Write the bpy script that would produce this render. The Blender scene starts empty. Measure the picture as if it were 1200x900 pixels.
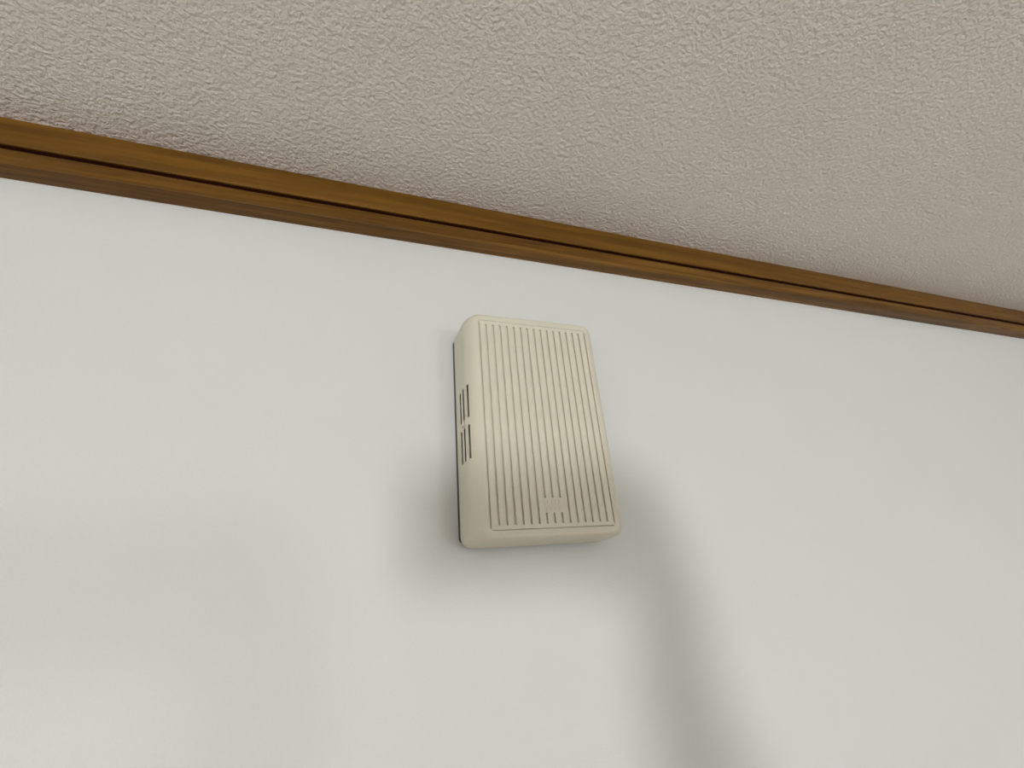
import bpy, bmesh, math, random
from mathutils import Vector, Matrix

random.seed(4)
SC = bpy.context.scene
COL = SC.collection
S = 0.15                 # metres per unit of the chime's ribbed panel height
CEIL = 2.40              # ceiling height
CZ = CEIL - 1.4258 * S   # height of the chime's centre

# ------------------------------------------------------------------ camera
def cam_basis(yaw, pitch, roll):
    f = Vector((math.sin(yaw) * math.cos(pitch), math.cos(yaw) * math.cos(pitch), math.sin(pitch)))
    r = Vector((math.cos(yaw), -math.sin(yaw), 0))
    u = r.cross(f)
    r2 = math.cos(roll) * r + math.sin(roll) * u
    u2 = -math.sin(roll) * r + math.cos(roll) * u
    return r2, u2, f
cam_data = bpy.data.cameras.new('camera')
cam_data.sensor_width = 36.0
cam_data.lens = 540.95 / 1200 * 36.0
cam_data.clip_start = 0.004
cam = bpy.data.objects.new('camera', cam_data)
COL.objects.link(cam)
r_, u_, f_ = cam_basis(0.3608, 0.4163, -0.0871)
CAM = Vector((-0.8494 * S, (-1.8718 - 0.27) * S, CZ - 0.7227 * S))
cam.matrix_world = Matrix(((r_.x, u_.x, -f_.x, CAM.x), (r_.y, u_.y, -f_.y, CAM.y), (r_.z, u_.z, -f_.z, CAM.z), (0, 0, 0, 1)))
SC.camera = cam

# ------------------------------------------------------------------ world and exposure
world = bpy.data.worlds.new('world'); SC.world = world
world.use_nodes = True
world.node_tree.nodes['Background'].inputs[0].default_value = (0.75, 0.8, 0.9, 1)
world.node_tree.nodes['Background'].inputs[1].default_value = 0.05
SC.view_settings.view_transform = 'Standard'
SC.view_settings.look = 'None'
SC.view_settings.gamma = 1.0
SC.view_settings.use_curve_mapping = False
SC.view_settings.exposure = 0.0

PENDANT = Vector((-0.50, -2.20, 1.70))   # centre of the globe of the hanging lamp
PENDANT_R = 0.145
PENDANT_POWER = 79.0
PENDANT2 = Vector((0.82, -2.10, 1.85))   # second, weaker globe to the right
PENDANT2_R = 0.12
PENDANT2_POWER = 29.0

# ------------------------------------------------------------------ materials
def new_mat(name):
    m = bpy.data.materials.new(name); m.use_nodes = True
    nt = m.node_tree
    return m, nt, nt.nodes['Principled BSDF']
def coords(nt, scale=(1, 1, 1), rot=(0, 0, 0)):
    tc = nt.nodes.new('ShaderNodeTexCoord'); mp = nt.nodes.new('ShaderNodeMapping')
    mp.inputs['Scale'].default_value = scale; mp.inputs['Rotation'].default_value = rot
    nt.links.new(tc.outputs['Object'], mp.inputs['Vector'])
    return mp.outputs['Vector']
def noise(nt, vec, scale, detail=2.0, rough=0.5, dist=0.0):
    n = nt.nodes.new('ShaderNodeTexNoise')
    n.inputs['Scale'].default_value = scale; n.inputs['Detail'].default_value = detail
    n.inputs['Roughness'].default_value = rough; n.inputs['Distortion'].default_value = dist
    nt.links.new(vec, n.inputs['Vector'])
    return n.outputs['Fac']
def ramp(nt, fac, stops):
    r = nt.nodes.new('ShaderNodeValToRGB')
    e = r.color_ramp.elements
    while len(e) < len(stops): e.new(0.5)
    for i, (p, c) in enumerate(stops):
        e[i].position = p; e[i].color = (*c, 1)
    nt.links.new(fac, r.inputs['Fac'])
    return r.outputs['Color']
def bump(nt, bs, height, dist, strength=1.0, prev=None):
    b = nt.nodes.new('ShaderNodeBump')
    b.inputs['Distance'].default_value = dist; b.inputs['Strength'].default_value = strength
    nt.links.new(height, b.inputs['Height'])
    if prev: nt.links.new(prev, b.inputs['Normal'])
    nt.links.new(b.outputs['Normal'], bs.inputs['Normal'])
    return b.outputs['Normal']
def math_node(nt, op, a, b):
    n = nt.nodes.new('ShaderNodeMath'); n.operation = op
    for i, v in enumerate((a, b)):
        if isinstance(v, (int, float)): n.inputs[i].default_value = v
        else: nt.links.new(v, n.inputs[i])
    return n.outputs[0]
def plain(name, col, rough=0.6, grain=0.0, gscale=400.0):
    m, nt, bs = new_mat(name)
    v = coords(nt)
    n = noise(nt, v, gscale, 3)
    lo = tuple(c * (1 - 0.05) for c in col); hi = tuple(min(1, c * 1.05) for c in col)
    nt.links.new(ramp(nt, n, [(0.3, lo), (0.7, hi)]), bs.inputs['Base Color'])
    bs.inputs['Roughness'].default_value = rough
    if grain: bump(nt, bs, n, grain)
    return m
def emit_mat(name, col, strength):
    m, nt, bs = new_mat(name)
    bs.inputs['Base Color'].default_value = (*col, 1)
    bs.inputs['Emission Color'].default_value = (*col, 1)
    bs.inputs['Emission Strength'].default_value = strength
    return m

# white wall: smooth paper with a very fine weave
def wall_material():
    m, nt, bs = new_mat('white_wallpaper')
    v = coords(nt)
    fine = noise(nt, v, 900, 2, 0.6)
    big = noise(nt, v, 5, 3)
    nt.links.new(ramp(nt, math_node(nt, 'ADD', math_node(nt, 'MULTIPLY', fine, 0.6), math_node(nt, 'MULTIPLY', big, 0.4)),
                      [(0.3, (0.735, 0.738, 0.715)), (0.7, (0.775, 0.776, 0.752))]), bs.inputs['Base Color'])
    bs.inputs['Roughness'].default_value = 0.75
    bs.inputs['Specular IOR Level'].default_value = 0.25
    bump(nt, bs, fine, 0.00025, 0.6)
    return m
# ceiling: crinkled stucco-like paper
def ceiling_material():
    m, nt, bs = new_mat('textured_ceiling_paper')
    v = coords(nt)
    a = noise(nt, v, 185, 2, 0.5, 0.4)
    ridge = math_node(nt, 'ABSOLUTE', math_node(nt, 'SUBTRACT', a, 0.5), 0)
    b = noise(nt, v, 330, 2, 0.55, 0.2)
    h = math_node(nt, 'ADD', math_node(nt, 'MULTIPLY', ridge, -0.7), math_node(nt, 'MULTIPLY', b, 0.9))
    big = noise(nt, v, 6, 2)
    nt.links.new(ramp(nt, big, [(0.3, (0.735, 0.675, 0.622)), (0.7, (0.77, 0.71, 0.657))]), bs.inputs['Base Color'])
    bs.inputs['Roughness'].default_value = 0.55
    bs.inputs['Specular IOR Level'].default_value = 0.35
    bump(nt, bs, h, 0.0040, 0.65)
    return m
# brown wood, grain running along x
def wood_material(name, dark, mid, light, off=0.0):
    m, nt, bs = new_mat(name)
    tc = nt.nodes.new('ShaderNodeTexCoord'); mp = nt.nodes.new('ShaderNodeMapping')
    mp.inputs['Scale'].default_value = (2.2, 60, 60); mp.inputs['Location'].default_value = (off, off * 3, off * 2)
    nt.links.new(tc.outputs['Object'], mp.inputs['Vector'])
    g = noise(nt, mp.outputs['Vector'], 2.2, 5, 0.6, 0.7)
    mp2 = nt.nodes.new('ShaderNodeMapping'); mp2.inputs['Scale'].default_value = (9, 420, 420)
    nt.links.new(tc.outputs['Object'], mp2.inputs['Vector'])
    f = noise(nt, mp2.outputs['Vector'], 2.0, 3, 0.6)
    mixed = math_node(nt, 'ADD', math_node(nt, 'MULTIPLY', g, 0.75), math_node(nt, 'MULTIPLY', f, 0.25))
    nt.links.new(ramp(nt, mixed, [(0.36, dark), (0.5, mid), (0.63, light)]), bs.inputs['Base Color'])
    bs.inputs['Roughness'].default_value = 0.45
    bs.inputs['Specular IOR Level'].default_value = 0.3
    bump(nt, bs, f, 0.0004, 0.5)
    return m
def plastic_material():
    m, nt, bs = new_mat('aged_beige_plastic')
    v = coords(nt)
    n = noise(nt, v, 1500, 2, 0.6)
    big = noise(nt, v, 25, 3)
    nt.links.new(ramp(nt, math_node(nt, 'ADD', math_node(nt, 'MULTIPLY', n, 0.5), math_node(nt, 'MULTIPLY', big, 0.5)),
                      [(0.3, (0.695, 0.65, 0.52)), (0.7, (0.755, 0.71, 0.58))]), bs.inputs['Base Color'])
    bs.inputs['Roughness'].default_value = 0.48
    bs.inputs['Specular IOR Level'].default_value = 0.4
    bump(nt, bs, n, 0.00025, 0.5)
    return m

M_WALL = wall_material()
M_CEIL = ceiling_material()
M_TRIM = wood_material('brown_stained_wood', (0.104, 0.042, 0.002), (0.15, 0.063, 0.003), (0.205, 0.09, 0.006))
M_TRIM2 = wood_material('brown_stained_wood_lower', (0.078, 0.031, 0.002), (0.145, 0.06, 0.003), (0.235, 0.108, 0.013), 3.7)
M_GROOVE = plain('groove_shade', (0.016, 0.003, 0.0015), 0.9)  # near-black colour stands in for the shade inside the trim groove
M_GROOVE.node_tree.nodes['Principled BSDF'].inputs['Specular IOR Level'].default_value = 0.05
M_PLASTIC = plastic_material()
M_BLACK = plain('black_plastic', (0.02, 0.02, 0.022), 0.5)
M_FLOOR = wood_material('floor_wood', (0.22, 0.16, 0.10), (0.31, 0.23, 0.15), (0.40, 0.31, 0.21))

# ------------------------------------------------------------------ helpers
def link(name, me, mat=None, parent=None, loc=None):
    o = bpy.data.objects.new(name, me); COL.objects.link(o)
    if me is not None and mat is not None and not me.materials: me.materials.append(mat)
    if parent: o.parent = parent
    if loc is not None: o.location = loc
    return o
def mesh_of(name, bm, smooth=None):
    bmesh.ops.recalc_face_normals(bm, faces=bm.faces)
    me = bpy.data.meshes.new(name); bm.to_mesh(me); bm.free()
    if smooth is not None:
        me.polygons.foreach_set('use_smooth', [True] * len(me.polygons))
        me.set_sharp_from_angle(angle=math.radians(smooth))
    return me
def box_bm(bm, lo, hi):
    vs = [bm.verts.new((x, y, z)) for x in (lo[0], hi[0]) for y in (lo[1], hi[1]) for z in (lo[2], hi[2])]
    for f in ((0, 1, 3, 2), (4, 6, 7, 5), (0, 4, 5, 1), (2, 3, 7, 6), (0, 2, 6, 4), (1, 5, 7, 3)):
        bm.faces.new([vs[i] for i in f])
    return vs
def box(name, lo, hi, mat, parent=None, bevel=0.0):
    bm = bmesh.new(); box_bm(bm, lo, hi)
    if bevel: bmesh.ops.bevel(bm, geom=bm.edges[:], offset=bevel, segments=2, affect='EDGES', profile=0.6)
    return link(name, mesh_of(name, bm, 40 if bevel else None), mat, parent)
def structure(o): o['kind'] = 'structure'; return o
def tag(o, label, cat, group=None):
    o['label'] = label; o['category'] = cat
    if group: o['group'] = group
    return o
def extrude_x(name, prof, x0, x1, mat, parent=None, smooth=35):
    # prof: (y, z) outline
    bm = bmesh.new()
    a = [bm.verts.new((x0, y, z)) for y, z in prof]; b = [bm.verts.new((x1, y, z)) for y, z in prof]
    n = len(prof)
    for i in range(n): bm.faces.new((a[i], a[(i + 1) % n], b[(i + 1) % n], b[i]))
    bm.faces.new(a); bm.faces.new(list(reversed(b)))
    return link(name, mesh_of(name, bm, smooth), mat, parent)

# ------------------------------------------------------------------ the room
X0, X1, Y0 = -1.9, 2.1, -4.0
structure(box('wall_back', (X0 - .1, 0, 0), (X1 + .1, 0.1, CEIL), M_WALL))
structure(box('wall_front', (X0 - .1, Y0 - .1, 0), (X1 + .1, Y0, CEIL), M_WALL))
structure(box('wall_left', (X0 - .1, Y0, 0), (X0, 0, CEIL), M_WALL))
structure(box('wall_right', (X1, Y0, 0), (X1 + .1, 0, CEIL), M_WALL))
structure(box('floor', (X0 - .1, Y0 - .1, -0.1), (X1 + .1, 0.1, 0), M_FLOOR))
structure(box('ceiling', (X0 - .1, Y0 - .1, CEIL), (X1 + .1, 0.1, CEIL + 0.1), M_CEIL))

# wooden crown trim along the top of the wall: two boards, the gap's shade painted on the backing between them
ZB = CZ + 1.153 * S          # underside of the trim
ZG = CZ + 1.2536 * S         # groove
P = 0.0143                   # how far it stands out from the wall
G = 0.0021
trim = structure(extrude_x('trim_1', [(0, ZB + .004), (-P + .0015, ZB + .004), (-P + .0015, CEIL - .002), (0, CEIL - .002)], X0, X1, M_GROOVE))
def rounded_profile(y0, y1, z0, z1, r):
    pts = [(y1, z0), (y1, z1)]
    for k in range(5):
        a = math.pi / 2 * k / 4
        pts.append((y0 + r - r * math.sin(a), z1 - r + r * math.cos(a)))
    for k in range(5):
        a = math.pi / 2 * k / 4
        pts.append((y0 + r - r * math.cos(a), z0 + r - r * math.sin(a)))
    return pts
extrude_x('upper_board', rounded_profile(-P, -0.0005, ZG + G, CEIL, 0.0007), X0, X1, M_TRIM, trim)
extrude_x('lower_board', rounded_profile(-P, -0.0002, ZB, ZG - G, 0.0009), X0, X1, M_TRIM2, trim)

# ------------------------------------------------------------------ door chime
chime = link('door_chime', None, loc=(0, 0, CZ))
tag(chime, 'beige plastic ribbed door chime mounted on the white wall below the wooden trim', 'door chime')
FY = -0.27                       # front plane, chime units
def U(x, y, z): return Vector((x * S, y * S, z * S))
def ring(a, b, r, n=7):
    r = max(r, 0.001); pts = []
    for cx, cz, a0 in ((a - r, b - r, 0), (-a + r, b - r, 90), (-a + r, -b + r, 180), (a - r, -b + r, 270)):
        for k in range(n):
            t = math.radians(a0 + 90 * k / (n - 1))
            pts.append((cx + r * math.cos(t), cz + r * math.sin(t)))
    return pts
A, B, D = 0.3618, 0.548, 0.234   # half width, half height, depth of the cover
FX, FXY = 0.062, 0.085           # fillet of the long sides: inset and depth
FZ, FZY = 0.014, 0.018           # fillet of the short ends
def inset(d):                    # d: depth behind the front plane
    ix = FX * (1 - math.sqrt(max(0, 1 - (1 - min(d, FXY) / FXY) ** 2)))
    iz = FZ * (1 - math.sqrt(max(0, 1 - (1 - min(d, FZY) / FZY) ** 2)))
    dr = 0.006 * (1 - d / D)     # a little draft
    return ix + dr, iz + dr * 1.5
def loft(bm, rings):
    vr = [[bm.verts.new(U(x, y, z)) for x, z in pts] for pts, y in rings]
    for p, q in zip(vr, vr[1:]):
        n = len(p)
        for i in range(n): bm.faces.new((p[i], p[(i + 1) % n], q[(i + 1) % n], q[i]))
    return vr
PA, PB, PG = 0.2892, 0.5, 0.011  # ribbed panel half size, depth of its recess
bm = bmesh.new()
rings = []
T = 0.0035
# inside, from the back rim to the inner cap
for d in (D, 0.10, 0.085, 0.07, 0.055, 0.042, 0.03):
    ix, iz = inset(d); rings.append((ring(A - ix - T, B - iz - T, 0.04), FY + d))
vr_in = rings[::-1]
outer = []
for d in (D, 0.16, 0.10, 0.085, 0.07, 0.055, 0.042, 0.03, 0.022, 0.015, 0.009, 0.004, 0.001, 0.0):
    ix, iz = inset(d); outer.append((ring(A - ix, B - iz, 0.052 - 0.3 * min(ix, .06)), FY + d))
allr = vr_in + outer
allr += [(ring(PA + .004, PB + .004, 0.018), FY), (ring(PA + .002, PB + .0015, 0.017), FY + 0.002), (ring(PA + .002, PB + .0015, 0.017), FY + PG)]
vr = loft(bm, allr)
bm.faces.new(vr[0]); bm.faces.new(vr[-1])
cover_me = mesh_of('cover', bm, 30)
cover = link('cover', cover_me, M_PLASTIC, chime)
# ventilation slots: two groups of three cut through each long side
cb = bmesh.new()
for sx in (-1, 1):
    for z0, z1 in ((0.005, 0.165), (-0.188, -0.032)):
        for yc, hw in ((0.048, 0.009), (0.101, 0.0165), (0.156, 0.0155)):
            box_bm(cb, U(sx * 0.30, FY + yc - hw, z0), U(sx * 0.42, FY + yc + hw, z1))
bmesh.ops.recalc_face_normals(cb, faces=cb.faces)
cm = bpy.data.meshes.new('slot_cutter'); cb.to_mesh(cm); cb.free()
cutter = bpy.data.objects.new('slot_cutter', cm); COL.objects.link(cutter)
cutter.location = chime.location
bpy.context.view_layer.update()
md = cover.modifiers.new('slots', 'BOOLEAN'); md.operation = 'DIFFERENCE'; md.object = cutter; md.solver = 'EXACT'
dg = bpy.context.evaluated_depsgraph_get()
cut_me = bpy.data.meshes.new_from_object(cover.evaluated_get(dg))
cover.modifiers.clear(); cover.data = cut_me; cut_me.name = 'cover'
bpy.data.objects.remove(cutter); bpy.data.meshes.remove(cm)
if not cut_me.materials: cut_me.materials.append(M_PLASTIC)

# dark base the cover clips onto
bm = bmesh.new()
vr = loft(bm, [(ring(A + 0.0005, B - 0.03, 0.02), 0.0), (ring(A + 0.0005, B - 0.03, 0.02), FY + D)])
bm.faces.new(vr[0]); bm.faces.new(vr[-1])
base = link('base_plate', mesh_of('base_plate', bm, 30), M_BLACK, chime)
base['label'] = 'dark base plate behind the beige cover'
# sounder box inside
bm = bmesh.new()
box_bm(bm, U(-0.325, FY + 0.075, -0.40), U(0.325, -0.03, 0.40))
link('sounder', mesh_of('sounder', bm), plain('brown_card', (0.30, 0.27, 0.19), 0.8), chime)

# ribs
NR = 16; PITCH = 2 * PA / NR; GW = 0.0086
def rib_mesh(z0, z1, w):
    bm = bmesh.new()
    c = 0.0016
    prof = [(-w / 2, PG), (-w / 2, c), (-w / 2 + c, 0), (w / 2 - c, 0), (w / 2, c), (w / 2, PG)]
    lo = [bm.verts.new(U(x, y, z0)) for x, y in prof]; hi = [bm.verts.new(U(x, y, z1)) for x, y in prof]
    for i in range(5): bm.faces.new((lo[i], lo[i + 1], hi[i + 1], hi[i]))
    bm.faces.new(lo); bm.faces.new(hi[::-1])
    return mesh_of('rib', bm)
rme = rib_mesh(-0.482, 0.480, PITCH - GW)
for i in range(NR):
    link('rib', rme, M_PLASTIC, chime, U(-PA + PITCH * (i + .5), FY, 0))
for z0, z1 in ((0.480, PB - 0.001), (-PB + 0.001, -0.482)):
    bm = bmesh.new(); box_bm(bm, U(-PA + .002, FY + 0.0004, z0), U(PA - .002, FY + PG, z1))
    link('panel_band', mesh_of('panel_band', bm), M_PLASTIC, chime)
# maker's emblem: a plain patch that interrupts the three middle grooves, with faint worn relief
bm = bmesh.new()
ex = PITCH * 1.5
box_bm(bm, U(-ex, FY - 0.0004, -0.437), U(ex, FY + PG * .9, -0.374))
emb = link('emblem', mesh_of('emblem', bm), M_PLASTIC, chime)
emb['label'] = 'small moulded emblem patch with worn relief'
bm = bmesh.new()
box_bm(bm, U(-0.046, FY - 0.0026, -0.4085), U(0.046, FY, -0.4055))
for x in (-0.040, -0.022, -0.004, 0.014, 0.032):
    box_bm(bm, U(x - 0.005, FY - 0.0026, -0.400), U(x + 0.005, FY, -0.382))
for x in (-0.030, -0.010, 0.012, 0.030):
    box_bm(bm, U(x - 0.006, FY - 0.0026, -0.428), U(x + 0.006, FY, -0.416))
link('relief', mesh_of('relief', bm), M_PLASTIC, emb)
# small release tab between the slot groups on each side
for sx in (-1, 1):
    bm = bmesh.new(); box_bm(bm, U(-0.004, -0.022, -0.009), U(0.004, 0.022, 0.009))
    bmesh.ops.bevel(bm, geom=bm.edges[:], offset=0.003 * S, segments=2, affect='EDGES')
    link('release_tab', mesh_of('release_tab', bm, 40), M_PLASTIC, chime, U(sx * (A - 0.001), FY + 0.115, -0.013))

# ------------------------------------------------------------------ lamps of the room
def lathe(prof, n=40):
    bm = bmesh.new(); rows = []
    for r, z in prof:
        if r < 1e-6: rows.append([bm.verts.new((0, 0, z))])
        else: rows.append([bm.verts.new((r * math.cos(2 * math.pi * k / n), r * math.sin(2 * math.pi * k / n), z)) for k in range(n)])
    for p, q in zip(rows, rows[1:]):
        for k in range(n):
            a = [p[k % len(p)], p[(k + 1) % len(p)], q[(k + 1) % len(q)], q[k % len(q)]]
            u = []
            for v in a:
                if v not in u: u.append(v)
            if len(u) > 2: bm.faces.new(u)
    return bm
M_LAMP = plain('lamp_white', (0.8, 0.8, 0.78), 0.4)
def pendant(pos, rad, power, label):
    lamp = link('pendant_lamp', None, loc=(pos.x, pos.y, CEIL))
    tag(lamp, label, 'lamp', 'globe pendant lamps')
    dz = pos.z - CEIL
    link('canopy', mesh_of('canopy', lathe([(0, 0), (0.055, 0), (0.055, -0.012), (0.04, -0.025), (0, -0.028)]), 30), M_LAMP, lamp)
    link('cord', mesh_of('cord', lathe([(0.003, -0.02), (0.003, dz + rad + 0.03)], 10), 60), M_BLACK, lamp)
    link('cap', mesh_of('cap', lathe([(0, dz + rad + .035), (0.03, dz + rad + .03), (0.04, dz + rad - 0.01), (0, dz + rad - .012)], 24), 30), M_BLACK, lamp)
    link('globe', mesh_of('globe', lathe([(rad * math.sin(math.pi * k / 18), dz + rad * math.cos(math.pi * k / 18)) for k in range(19)]), 60), emit_mat('lit_globe', (0.93, 0.975, 1.0), power), lamp)
pendant(PENDANT, PENDANT_R, PENDANT_POWER, 'large bright globe pendant lamp hanging on a cord behind the person')
pendant(PENDANT2, PENDANT2_R, PENDANT2_POWER, 'smaller dimmer globe pendant lamp hanging to the right of the large one')

# ------------------------------------------------------------------ smartphone held overhead, and the person who holds it
FWD, RGT, UPP = f_, r_, u_
PH = CAM - FWD * 0.0075 + RGT * 0.047 - UPP * 0.016        # centre of the phone; its lens sits just behind the viewpoint
def HP(a, b, c): return PH + RGT * a + UPP * b + FWD * c
def HQ(a, b, c): return HP(a - 0.003, b - 0.010, c + (0.0015 if c > 0 else -0.002))
phone = link('smartphone', None)
phone.matrix_world = Matrix(((RGT.x, UPP.x, -FWD.x, PH.x), (RGT.y, UPP.y, -FWD.y, PH.y), (RGT.z, UPP.z, -FWD.z, PH.z), (0, 0, 0, 1)))
tag(phone, 'black smartphone held sideways in a raised hand', 'smartphone')
box('body', (-0.0657, -0.0321, -0.0035), (0.0657, 0.0321, 0.0035), M_BLACK, phone, 0.003)
box('screen', (-0.0625, -0.029, 0.0035), (0.0625, 0.029, 0.0038), plain('phone_glass', (0.03, 0.03, 0.035), 0.15), phone)
for yy in (0.016, -0.004):
    link('lens', mesh_of('lens', lathe([(0, -0.0048), (0.0062, -0.0048), (0.007, -0.004), (0.007, -0.003)], 20), 30), plain('lens_black', (0.01, 0.01, 0.012), 0.1), phone, (-0.047, yy, 0))

def ball(bm, c, r, sc=(1, 1, 1), seg=12):
    bmesh.ops.create_uvsphere(bm, u_segments=seg, v_segments=8, radius=r, matrix=Matrix.Translation(c) @ Matrix.Diagonal((*sc, 1)))
def limb(bm, pts):
    # chain of tapered tubes with rounded joints; pts: (point, radius)
    for (p, r), (q, s) in zip(pts, pts[1:]):
        p, q = Vector(p), Vector(q); d = q - p
        rot = d.to_track_quat('Z', 'Y').to_matrix().to_4x4()
        bmesh.ops.create_cone(bm, cap_ends=True, segments=14, radius1=r, radius2=s, depth=d.length, matrix=Matrix.Translation((p + q) / 2) @ rot)
    for p, r in pts: ball(bm, Vector(p), r)
BX, BY = -0.195, -0.64
wrist = HP(0.094, -0.082, -0.030)
elbow = Vector((0.003, -0.455, 1.735))
sh_r = Vector((BX + 0.185, BY, 1.455)); sh_l = Vector((BX - 0.18, BY, 1.41))
bm = bmesh.new()
# legs, feet
for s in (-1, 1):
    x = BX + s * 0.095
    limb(bm, [((x, BY, 0.90), 0.088), ((x, BY + .01, 0.70), 0.078), ((x + s * .01, BY + .015, 0.49), 0.056), ((x + s * .01, BY - .01, 0.34), 0.056), ((x + s * .012, BY - .015, 0.10), 0.036)])
    limb(bm, [((x + s * .012, BY - 0.045, 0.040), 0.038), ((x + s * .02, BY + 0.07, 0.036), 0.036), ((x + s * .025, BY + 0.155, 0.026), 0.026)])
# trunk
for s in (-1, 1):
    limb(bm, [((BX + s * .075, BY, 0.92), 0.098), ((BX + s * .055, BY + .005, 1.08), 0.092), ((BX + s * .07, BY + .005, 1.26), 0.105), ((BX + s * .085, BY, 1.36), 0.088)])
limb(bm, [((BX, BY, 0.93), 0.10), ((BX, BY + .01, 1.15), 0.10), ((BX, BY, 1.36), 0.095)])
limb(bm, [((BX, BY - .01, 1.38), 0.075), ((BX, BY, 1.47), 0.054), ((BX, BY + .015, 1.54), 0.052)])
limb(bm, [((BX, BY, 1.40), 0.07), (sh_r, 0.062)]); limb(bm, [((BX, BY, 1.40), 0.07), (sh_l, 0.06)])
# head, chin, nose, ears
ball(bm, Vector((BX, BY + .02, 1.635)), 0.1, (0.78, 0.96, 1.14), 20)
ball(bm, Vector((BX, BY + .075, 1.560)), 0.036)
limb(bm, [((BX, BY + .112, 1.648), 0.009), ((BX, BY + .128, 1.610), 0.014)])
for s in (-1, 1): ball(bm, Vector((BX + s * 0.08, BY + .01, 1.625)), 0.03, (0.4, 0.7, 1.1))
# right arm raised, left arm hanging
limb(bm, [(sh_r, 0.060), (sh_r.lerp(elbow, .5), 0.049), (elbow, 0.041), (elbow.lerp(wrist, .3), 0.041), (wrist, 0.026)])
el = Vector((BX - 0.225, BY - .01, 1.11)); wl = Vector((BX - 0.23, BY + .05, 0.86))
limb(bm, [(sh_l, 0.058), (el, 0.041), (el.lerp(wl, .3), 0.040), (wl, 0.026)])
# left hand, relaxed
limb(bm, [(wl, 0.026), (wl + Vector((0, .012, -.05)), 0.030), (wl + Vector((0, .02, -.085)), 0.026)])
for k, ln in enumerate((0.062, 0.074, 0.07, 0.054)):
    p = wl + Vector((0, 0.045 - 0.019 * k, -0.09))
    limb(bm, [(p, 0.009), (p + Vector((.006, .004, -ln * .55)), 0.0085), (p + Vector((.02, .004, -ln)), 0.0075)])
limb(bm, [(wl + Vector((.01, .03, -.03)), 0.012), (wl + Vector((.02, .055, -.065)), 0.010), (wl + Vector((.026, .058, -.095)), 0.008)])
# right hand: palm at the end of the phone, fingers round the back, thumb on the glass side
limb(bm, [(wrist, 0.026), (HQ(.100, -.050, -.018), 0.026), (HQ(.097, -.012, -.008), 0.021)])
limb(bm, [(HQ(.100, -.045, -.010), 0.024), (HQ(.094, .006, .004), 0.018)])
for b0, b1, ln in ((.030, .042, .060), (.010, .016, .066), (-.010, -.006, .060), (-.029, -.028, .046)):
    limb(bm, [(HQ(.096, b0 * .7, .002), 0.011), (HQ(.086, b0, .014), 0.0095), (HQ(.086 - ln * .5, (b0 + b1) / 2, .0155), 0.0085), (HQ(.086 - ln, b1 if b1 < .036 else .034, .0135), 0.0075)])
limb(bm, [(HQ(.098, -.040, -.022), 0.014), (HQ(.080, -.022, -.020), 0.0105), (HQ(.056, -.010, -.0135), 0.0085)])
tmp_me = bpy.data.meshes.new('person'); bm.to_mesh(tmp_me); bm.free()
person = link('person', tmp_me)
md = person.modifiers.new('r', 'REMESH'); md.mode = 'VOXEL'; md.voxel_size = 0.0055; md.use_smooth_shade = True
md = person.modifiers.new('s', 'SMOOTH'); md.iterations = 4; md.factor = 0.5
dg = bpy.context.evaluated_depsgraph_get()
pm = bpy.data.meshes.new_from_object(person.evaluated_get(dg)); pm.name = 'person'
person.modifiers.clear(); person.data = pm; bpy.data.meshes.remove(tmp_me)
pm.materials.clear()
for m in (plain('skin', (0.55, 0.34, 0.24), 0.5), plain('grey_shirt', (0.20, 0.22, 0.25), 0.85), plain('navy_trousers', (0.03, 0.035, 0.06), 0.85), plain('dark_slippers', (0.06, 0.04, 0.03), 0.7)):
    pm.materials.append(m)
sleeve = elbow.lerp(sh_r, 0.35)
axis = (sleeve - sh_r).normalized()
for p in pm.polygons:
    c = p.center
    if c.z < 0.075: k = 3
    elif c.z < 0.95 and abs(c.x - BX) < 0.195: k = 2
    elif c.z < 1.43 and abs(c.x - BX) < 0.2: k = 1
    elif c.x < BX - 0.15 and 1.2 < c.z < 1.5: k = 1
    elif c.x > BX + 0.112 and c.z < 1.75 and (c - sleeve).dot(axis) < 0: k = 1
    elif 1.43 <= c.z < 1.47 and abs(c.x - BX) > 0.06: k = 1
    else: k = 0
    p.material_index = k
tag(person, 'person in a grey shirt raising a smartphone overhead with the right hand', 'person')
M_HAIR = plain('dark_hair', (0.012, 0.009, 0.007), 0.6)
bm = bmesh.new()
ball(bm, Vector((BX, BY + .005, 1.655)), 0.106, (0.80, 0.97, 1.08), 24)
bmesh.ops.delete(bm, geom=[v for v in bm.verts if v.co.z < 1.60 or (v.co.y > BY + 0.045 and v.co.z < 1.70)], context='VERTS')
hair = link('hair', mesh_of('hair', bm, 60), M_HAIR, person)
for s in (-1, 1):
    bm = bmesh.new(); ball(bm, Vector((BX + s * 0.031, BY + .105, 1.645)), 0.012, (1.1, 0.5, 0.6)); link('eye', mesh_of('eye', bm, 60), plain('eye_dark', (0.04, 0.03, 0.03), 0.2), person)
bm = bmesh.new(); ball(bm, Vector((BX, BY + .106, 1.583)), 0.02, (1.0, 0.35, 0.28)); link('mouth', mesh_of('mouth', bm, 60), plain('lips', (0.4, 0.17, 0.14), 0.5), person)
